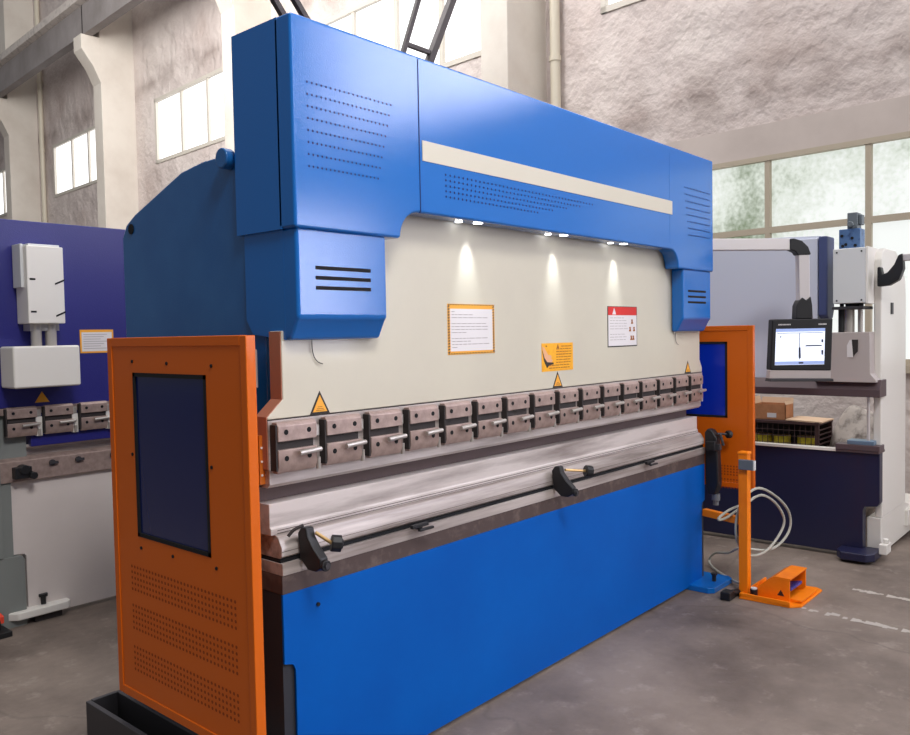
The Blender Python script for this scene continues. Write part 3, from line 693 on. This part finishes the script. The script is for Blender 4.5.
# ------------------------------------------------------------------ machine behind on the left
m2 = thing('press_brake', 'indigo press brake with off-white bed at far left behind the orange guard', 'machine', (.09, 2.72, 0))
W2 = 3.2
MB().prism([(0, 1.3), (-.01, 2.27), (.06, 2.285), (W2, 2.285), (W2, 1.0), (.17, 1.0), (.17, 1.23), (0, 1.23)], 'y', .06, .16).build('ram', M['indigo'], m2, bevel=.004)
MB().prism([(.16, 0), (.16, 2.26), (.8, 2.25), (1.3, 2.0), (1.3, 0)], 'x', -.06, -.012).build('side_frame', M['indigo'], m2)
MB().box(-.10, .048, .045, .16, .37, .815).build('column', M['greenish'], m2)
MB().box(-.10, -.012, .02, .16, .40, 1.23).box(-.10, .155, .085, .16, .93, 1.225).build('side_plate', M['greenish'], m2, bevel=.004)
MB().prism([(-.10, 0), (.10, 0), (.10, .37), (.085, .395), (-.10, .395)], 'y', .03, .16).build('side_foot', M['greenish'], m2)
bx = MB().box(.122, .322, -.10, .058, 1.70, 2.13).build('cylinder_cover', M['whitepaint'], m2, bevel=.006)
s = MB()
for z in (1.94, 1.76): s.box(.135, .165, -.102, -.099, z, z+.01); s.prism([(.27, z-.024), (.323, z), (.323, z+.01), (.27, z-.014)], 'y', -.103, -.099)
s.build('slots', M['hole'], bx)
MB().box(.105, .122, -.06, .05, 1.9, 2.14).box(.14, .31, -.08, .04, 2.13, 2.142).build('cover_flange', M['greybox'], m2, bevel=.003)
MB().cyl((.19, -.02, 1.56), (.19, -.02, 1.70), .028, 16).cyl((.27, -.02, 1.56), (.27, -.02, 1.70), .03, 16).box(.15, .31, -.04, .05, 1.66, 1.70).build('piston_rod', M['chrome'], m2)
MB().box(.022, .385, -.13, .058, 1.345, 1.575).build('connecting_block', M['whitepaint'], m2, bevel=.012)
o = MB().box(.47, .675, .057, .061, 1.525, 1.665).build('instruction_plate', M['triyellow'], m2)
MB().box(.48, .665, .0562, .058, 1.535, 1.65).build('sheet', M['paper'], o)
tx = MB()
for i in range(7): tx.box(.49, .635-(i % 3)*.02, .0555, .057, 1.635-i*.014, 1.638-i*.014)
tx.build('print', M['ink'], o)
MB().prism([(.2, 1.25), (.28, 1.25), (.24, 1.312)], 'y', .056, .061).build('warning_triangle', M['triyellow'], m2)
def clamp2(x):
    e = bpy.data.objects.new('tool_clamp', None); COL.objects.link(e); e.parent = m2; e.location = (x, -.035, -.09)
    for ch in c0.children:
        d = ch.copy(); COL.objects.link(d); d.parent = e
    return e
for i in range(15): clamp2(.035+i*.205)
MB().box(.0, W2, .055, .062, 1.19, 1.228).build('clamp_rail', M['clamp'], m2)
for i in range(15):
    MB().box(.035+i*.205+.16, .035+i*.205+.195, .045, .06, 1.06, 1.17).build('punch_segment', M['whitepaint'], m2)
MB().box(.155, W2, .12, .2, .94, .985).cyl((.155, .1, 1.0), (W2, .1, 1.0), .012, 10).build('die', M['steel'], m2)
MB().prism([(.03, .815), (.03, .93), (.06, .945), (.16, .945), (.16, .815)], 'x', -.02, W2).build('table', M['clamp'], m2, bevel=.003)
for x in (.27, .42, .63, .84): MB().cyl((x, .03, .90), (x, .02, .90), .018, 10).box(x-.02, x+.03, .012, .022, .893, .907).build('table_screw', M['charcoal'], m2)
MB().prism([(.05, .815), (.05, .40), (.11, .395), (.12, .38), (.12, .02), (W2, .02), (W2, .815)], 'y', .06, .12).build('bed_panel', M['bedwhite'], m2, bevel=.003)
st = MB().cyl((.10, -.03, .885), (.10, .03, .885), .028, 10).box(.05, .14, -.02, .03, .835, .90).cyl((.14, -.05, .85), (.14, .0, .85), .022, 8).build('stop_knob', M['black'], m2, bevel=.004)
f = MB().prism([(.09, .12), (.0, .08), (.0, .03), (.04, -.01), (.31, -.01), (.34, .02), (.34, .14), (.09, .14)], 'z', .04, .085).build('foot', M['whitepaint'], m2, bevel=.008)
MB().cyl((.2, .05, .085), (.2, .05, .14), .014, 12).cyl((.2, .05, .13), (.2, .05, .145), .024, 12).build('anchor_bolt', M['black'], f)
MB().box(.14, .29, .02, .12, 0, .04).build('rubber_pad', M['grime'], m2)

# little pedal at the far left edge
p2 = thing('foot_pedal', 'small black foot pedal with orange-red treadle at the left edge', 'foot pedal', (-.0, 2.73, 0))
MB().prism([(-.12, 0), (-.12, .03), (.1, .03), (.1, 0)], 'x', -.13, .06).build('base_plate', M['black'], p2, bevel=.004)
MB().prism([(.08, .03), (.08, .14), (.0, .15), (-.08, .08), (-.08, .03)], 'x', -.12, .02).build('housing', M['black'], p2, bevel=.01)
MB().prism([(.0, .07), (.0, .11), (-.05, .10), (-.05, .06)], 'x', .02, .045).build('treadle', M['redplastic'], p2, bevel=.004)
MB().tube([(-.03, .08, .14), (-.03, .12, .24), (-.05, .10, .3), (-.12, .1, .27)], .012, 8).build('cable', M['black'], p2)

# ------------------------------------------------------------------ machine on the right (front looks to -x)
m3 = thing('press_brake', 'pale grey and navy press brake standing at right behind the orange pedal', 'machine', (4.35, 2.54, 0), -PI/2)
# local x = 2.54 - world Y, local y = world X - 4.35
MB().prism([(0, 1.215), (0, 2.26), (2.79, 2.225), (2.79, 1.215)], 'y', .05, .13).build('ram', M['lilac'], m3, bevel=.004)
MB().prism([(.0, 2.25), (2.03, 2.25), (2.79, 2.20), (2.79, 2.245), (2.03, 2.28), (0, 2.29)], 'y', .10, .18).build('ram_top', M['lilac'], m3)
MB().prism([(.03, 2.235), (.2, 2.235), (.2, 1.72), (.17, 1.66), (.1, 1.64), (.03, 1.68)], 'x', 2.80, 2.86).build('side_frame', M['navymid'], m3, bevel=.01)
cb_ = MB().box(2.935, 3.14, -.10, .22, 1.755, 2.125).build('cylinder_cover', M['greybox'], m3, bevel=.005)
for (x, z) in ((2.96, 2.10), (3.115, 2.10), (2.96, 1.775), (3.115, 1.775)): MB().cyl((x, -.10, z), (x, -.103, z), .006, 8).build('screw', M['hole'], cb_)
MB().box(3.14, 3.155, -.10, .22, 1.75, 2.13).build('cover_side', M['whitepaint'], m3, bevel=.003)
mf = MB().box(2.945, 3.08, .0, .12, 2.125, 2.265).build('valve_manifold', M['manifold'], m3, bevel=.004)
for (x, z) in ((2.965, 2.22), (2.99, 2.16), (3.03, 2.2), (3.05, 2.15), (2.97, 2.15)): MB().cyl((x, .0, z), (x, -.006, z), .01, 10).build('port', M['hole'], mf)
MB().box(2.995, 3.06, .01, .11, 2.265, 2.375).box(3.06, 3.085, .03, .09, 2.29, 2.36).cyl((3.02, .01, 2.295), (3.02, -.02, 2.295), .02, 12).build('valve_block', M['valve'], m3, bevel=.006)
MB().box(2.925, 3.125, -.09, .15, 1.715, 1.735).build('cylinder_flange', M['charcoal'], m3, bevel=.003)
MB().cyl((3.03, .03, 1.735), (3.03, .03, 1.765), .05, 16).cyl((2.965, .0, 1.73), (2.965, .0, 1.76), .014, 8).cyl((3.09, .0, 1.73), (3.09, .0, 1.76), .014, 8).build('cylinder_nut', M['charcoal'], m3)
MB().cyl((3.0, .03, 1.53), (3.0, .03, 1.72), .038, 20).cyl((3.075, .03, 1.53), (3.075, .03, 1.72), .016, 12).build('piston_rod', M['chrome'], m3)
MB().cyl((2.962, .0, 1.53), (2.962, .0, 1.72), .02, 16).build('dark_rod', M['black'], m3)
MB().prism([(2.79, 1.22), (2.79, 1.45), (2.87, 1.56), (3.155, 1.56), (3.16, 1.28), (3.195, 1.235), (3.195, 1.22)], 'y', -.06, .10).build('connecting_block', M['warmgrey'], m3, bevel=.004)
MB().prism([(3.015, 1.39), (3.015, 1.47), (3.03, 1.505), (3.045, 1.51), (3.055, 1.39)], 'y', -.064, -.055).build('keyhole', M['paper'], m3)
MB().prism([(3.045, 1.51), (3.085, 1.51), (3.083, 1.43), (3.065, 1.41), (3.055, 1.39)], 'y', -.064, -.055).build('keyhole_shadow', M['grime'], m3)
MB().prism([(-.04, 1.12), (-.04, 1.17), (-.0, 1.235), (.13, 1.235), (.13, 1.12)], 'x', 0, 3.215).build('clamp_rail', M['mauve'], m3, bevel=.003)
# white right flank
side_p = [(.10, .28), (.10, .40), (.06, .42), (.06, 2.05), (.09, 2.10), (.16, 2.13), (.45, 2.13), (.62, 2.05), (.74, 1.93), (.76, 1.8), (.76, .28)]
wf = MB().prism(side_p, 'x', 3.15, 3.20).build('flank_panel', M['whitepaint'], m3, bevel=.01)
MB().box(3.2, 3.206, .30, .36, 1.68, 1.76).build('latch', M['charcoal'], wf)
MB().prism([(.085, 0.03), (.085, .28), (.76, .28), (1.1, .20), (1.1, .03)], 'x', 3.105, 3.195).build('flank_base', M['whitepaint'], m3, bevel=.006)
MB().prism([(.76, .10), (.76, .22), (1.45, .22), (1.45, .10)], 'x', 3.05, 3.22).build('rear_rail', M['whitepaint'], m3, bevel=.004)
# bed
MB().prism([(-.02, .03), (-.02, .735), (3.205, .735), (3.205, .40), (3.19, .375), (3.11, .365), (3.10, .34), (3.10, .03)], 'y', .0, .08).build('bed_panel', M['navy'], m3, bevel=.004)
MB().box(-.02, 3.0, -.012, .06, .735, .752).build('table_edge', M['whitepaint'], m3)
MB().box(2.93, 3.205, -.02, .14, .735, .752).box(2.93, 3.21, -.025, .10, .752, .79).build('table', M['mauve'], m3, bevel=.003)
MB().box(3.0, 3.17, -.01, .10, .79, .818).build('die', mat('blue_grey_die', (120, 146, 170), .4, .5), m3, bevel=.003)
MB().cyl((3.13, .02, .82), (3.13, .02, 1.12), .01, 10).build('guide_rod', M['alu'], m3)
f = MB().prism([(2.96, .0), (2.96, -.10), (3.0, -.16), (3.16, -.16), (3.2, -.1), (3.2, .08), (2.96, .08)], 'z', .02, .075).build('foot', M['navy'], m3, bevel=.008)
MB().box(3.2, 3.25, .0, .12, .05, .12).cyl((3.23, .06, .12), (3.23, .06, .15), .02, 10).build('levelling_block', M['whitepaint'], m3, bevel=.008)
# black bracket and grey tube on the flank
ae = bpy.data.objects.new('pendant_bracket', None); COL.objects.link(ae); ae.parent = m3; ae.location = (3.2, 0, 0)
MB().prism([(.0, 1.86), (.0, 1.99), (.02, 1.99), (.03, 1.94), (.06, 1.95), (.10, 2.0), (.125, 2.06), (.15, 2.07), (.155, 1.97), (.13, 1.90), (.07, 1.865)], 'y', -.06, .01).build('elbow', M['black'], ae, bevel=.008)
MB().box(.145, .60, -.05, .0, 2.02, 2.065).build('tube', M['alu'], ae, bevel=.006)
# ------------------------------------------------------------------ shelf with goods behind
rk = thing('wire_rack', 'low dark rusty rack holding yellow tins seen under the right machine', 'rack', (5.75, .38, 0))
for (x, y) in ((-.18, -.27), (-.18, .42), (.18, -.27), (.18, .42)): MB().box(x-.015, x+.015, y-.015, y+.015, 0, .79).build('post', M['rack'], rk)
for z in (.52, .765):
    MB().box(-.2, .2, -.29, .44, z, z+.022).build('shelf', M['rack'], rk)
MB().box(.17, .18, -.27, .42, .54, .765).build('dark_backing', M['grime'], rk)  # dark board added so the view through the rack wires stays dark
w = MB()
for i in range(16): w.cyl((-.19, -.27+i*.046, .54), (-.19, -.27+i*.046, .77), .003, 5)
for z in (.60, .66, .71): w.cyl((-.192, -.28, z), (-.192, .43, z), .003, 5)
for z in (.56, .60, .64, .68, .72): w.cyl((-.18, -.283, z), (.18, -.283, z), .008, 5)
w.build('wire_side', M['rack'], rk)
def tin(y, lab):
    t_ = thing('tin_can', lab, 'tin', (5.68, y, .542), group='yellow tins on the rack')
    MB().cyl((0, 0, 0), (0, 0, .105), .072, 20).build('body', M['tin'], t_, bevel=.003)
    MB().cyl((0, 0, .105), (0, 0, .112), .074, 20).build('lid', M['brass'], t_)
tin(.60, 'round yellow tin on the rack nearest the orange door'); tin(.44, 'round yellow tin in the middle of three on the rack'); tin(.235, 'round yellow tin at the right end of the rack shelf')
bxo = thing('cardboard_box', 'open brown cardboard box on top of the dark rack', 'box', (5.72, .53, .787))
m = MB(); bw, bd, bh, t = .14, .10, .135, .005
m.box(-bd, -bd+t, -bw, bw, 0, bh); m.box(bd-t, bd, -bw, bw, 0, bh); m.box(-bd, bd, -bw, -bw+t, 0, bh); m.box(-bd, bd, bw-t, bw, 0, bh); m.box(-bd, bd, -bw, bw, 0, t)
m.build('carton', M['card'], bxo)
MB().add([(-bd, bw, bh), (bd, bw, bh), (bd, bw+.02, bh+.06), (-bd, bw+.02, bh+.06)], [(0, 1, 2, 3)]).add([(-bd, -bw, bh), (bd, -bw, bh), (bd, -bw+.01, bh+.03), (-bd, -bw+.01, bh+.03)], [(0, 1, 2, 3)]).add([(bd, -bw, bh), (bd, bw, bh), (bd+.01, bw, bh+.05), (bd+.01, -bw, bh+.05)], [(0, 1, 2, 3)]).build('flap', M['cardlight'], bxo)
MB().box(-bd-.002, -bd, -.06, .02, .02, .06).build('paper_label', M['paper'], bxo)
sh_ = MB().box(5.56, 5.90, .07, .37, .789, .80, rot=Matrix.Rotation(.03, 3, 'X'))
tag(sh_.build('card_sheet', M['cardlight']), 'flat pale cardboard sheet lying beside the cardboard box on the rack', 'sheet')
g_ = MB().cyl((5.8, .73, .787), (5.8, .73, .93), .045, 12).cyl((5.8, .73, .93), (5.8, .73, .97), .025, 12)
tag(g_.build('plastic_bottle', M['darkgreen']), 'dark green container left of the cardboard box on the rack', 'bottle')
# mottled grey sack
bm = bmesh.new(); bmesh.ops.create_icosphere(bm, subdivisions=4, radius=1)
for v in bm.verts:
    n = math.sin(v.co.x*5+v.co.z*3)*.04+math.sin(v.co.y*7+v.co.z*6)*.03
    s_ = 1+n; sq = 1-.18*max(v.co.z, 0)
    v.co = Vector((v.co.x*.20*s_*sq, v.co.y*.24*s_*sq, v.co.z*.48*s_))
    v.co.z = max(v.co.z, -.44)+.44
me = bpy.data.meshes.new('sack'); bm.to_mesh(me); bm.free(); me.materials.append(M['sack'])
for p in me.polygons: p.use_smooth = True
sk = bpy.data.objects.new('cloth_sack', me); COL.objects.link(sk); sk.location = (5.78, -.16, 0)
tag(sk, 'mottled grey sack standing on the floor right of the rack', 'sack')

# ------------------------------------------------------------------ light
wd = bpy.data.worlds.new('world'); SC.world = wd; wd.use_nodes = True
nt = wd.node_tree; bg = nt.nodes['Background']
tc = nt.nodes.new('ShaderNodeTexCoord'); dp = nt.nodes.new('ShaderNodeVectorMath'); dp.operation = 'DOT_PRODUCT'
nt.links.new(tc.outputs['Generated'], dp.inputs[0]); dp.inputs[1].default_value = (.55, -.5, .6)
rp_ = nt.nodes.new('ShaderNodeValToRGB'); rp_.color_ramp.elements[0].position = .0; rp_.color_ramp.elements[1].position = 1
rp_.color_ramp.elements[0].color = (.30, .30, .33, 1); rp_.color_ramp.elements[1].color = (1, 1, 1, 1)
mr = nt.nodes.new('ShaderNodeMapRange'); mr.inputs[1].default_value = -.9; mr.inputs[2].default_value = .9
nt.links.new(dp.outputs['Value'], mr.inputs[0]); nt.links.new(mr.outputs[0], rp_.inputs[0]); nt.links.new(rp_.outputs[0], bg.inputs[0])
bg.inputs[1].default_value = .42
def area(name, loc, target, sx, sy, e, c=(1, 1, 1)):
    ld = bpy.data.lights.new(name, 'AREA'); ld.shape = 'RECTANGLE'; ld.size = sx; ld.size_y = sy; ld.energy = e; ld.color = c
    o = bpy.data.objects.new(name, ld); COL.objects.link(o); o.location = loc
    d = Vector(target)-Vector(loc); o.rotation_euler = d.to_track_quat('-Z', 'Y').to_euler(); return o
# area lights added as front key and fills, with no windows modelled behind them
area('front_key_light', (2.5, -9, 5.4), (1.8, 0, 1.4), 6, 2.4, 170, (1, .99, .97))  # added key light from the front, behind the camera
area('overhead_fill', (4, 2, 10.8), (3.5, 2, 0), 12, 7, 430, (1, .98, .96))  # added overhead fill
area('far_wall_fill', (1.0, 8, 8), (7, 14, 6.5), 4, 4, 800, (1, .97, .93))  # fill added to brighten the far wall and pillars
area('right_wall_fill', (2.3, 4.2, 8.6), (6.6, -.5, 4.2), 3, 3, 330, (1, .97, .95))  # fill added to brighten the plaster wall at right
area('left_machine_fill', (-.9, -3.4, 6.2), (.3, 2.7, .8), 1.6, 1.2, 240, (1, .97, .95))  # fill added to brighten the front of the left machine

SC.view_settings.view_transform = 'Standard'
SC.view_settings.look = 'None'; SC.view_settings.exposure = 0; SC.view_settings.gamma = 1
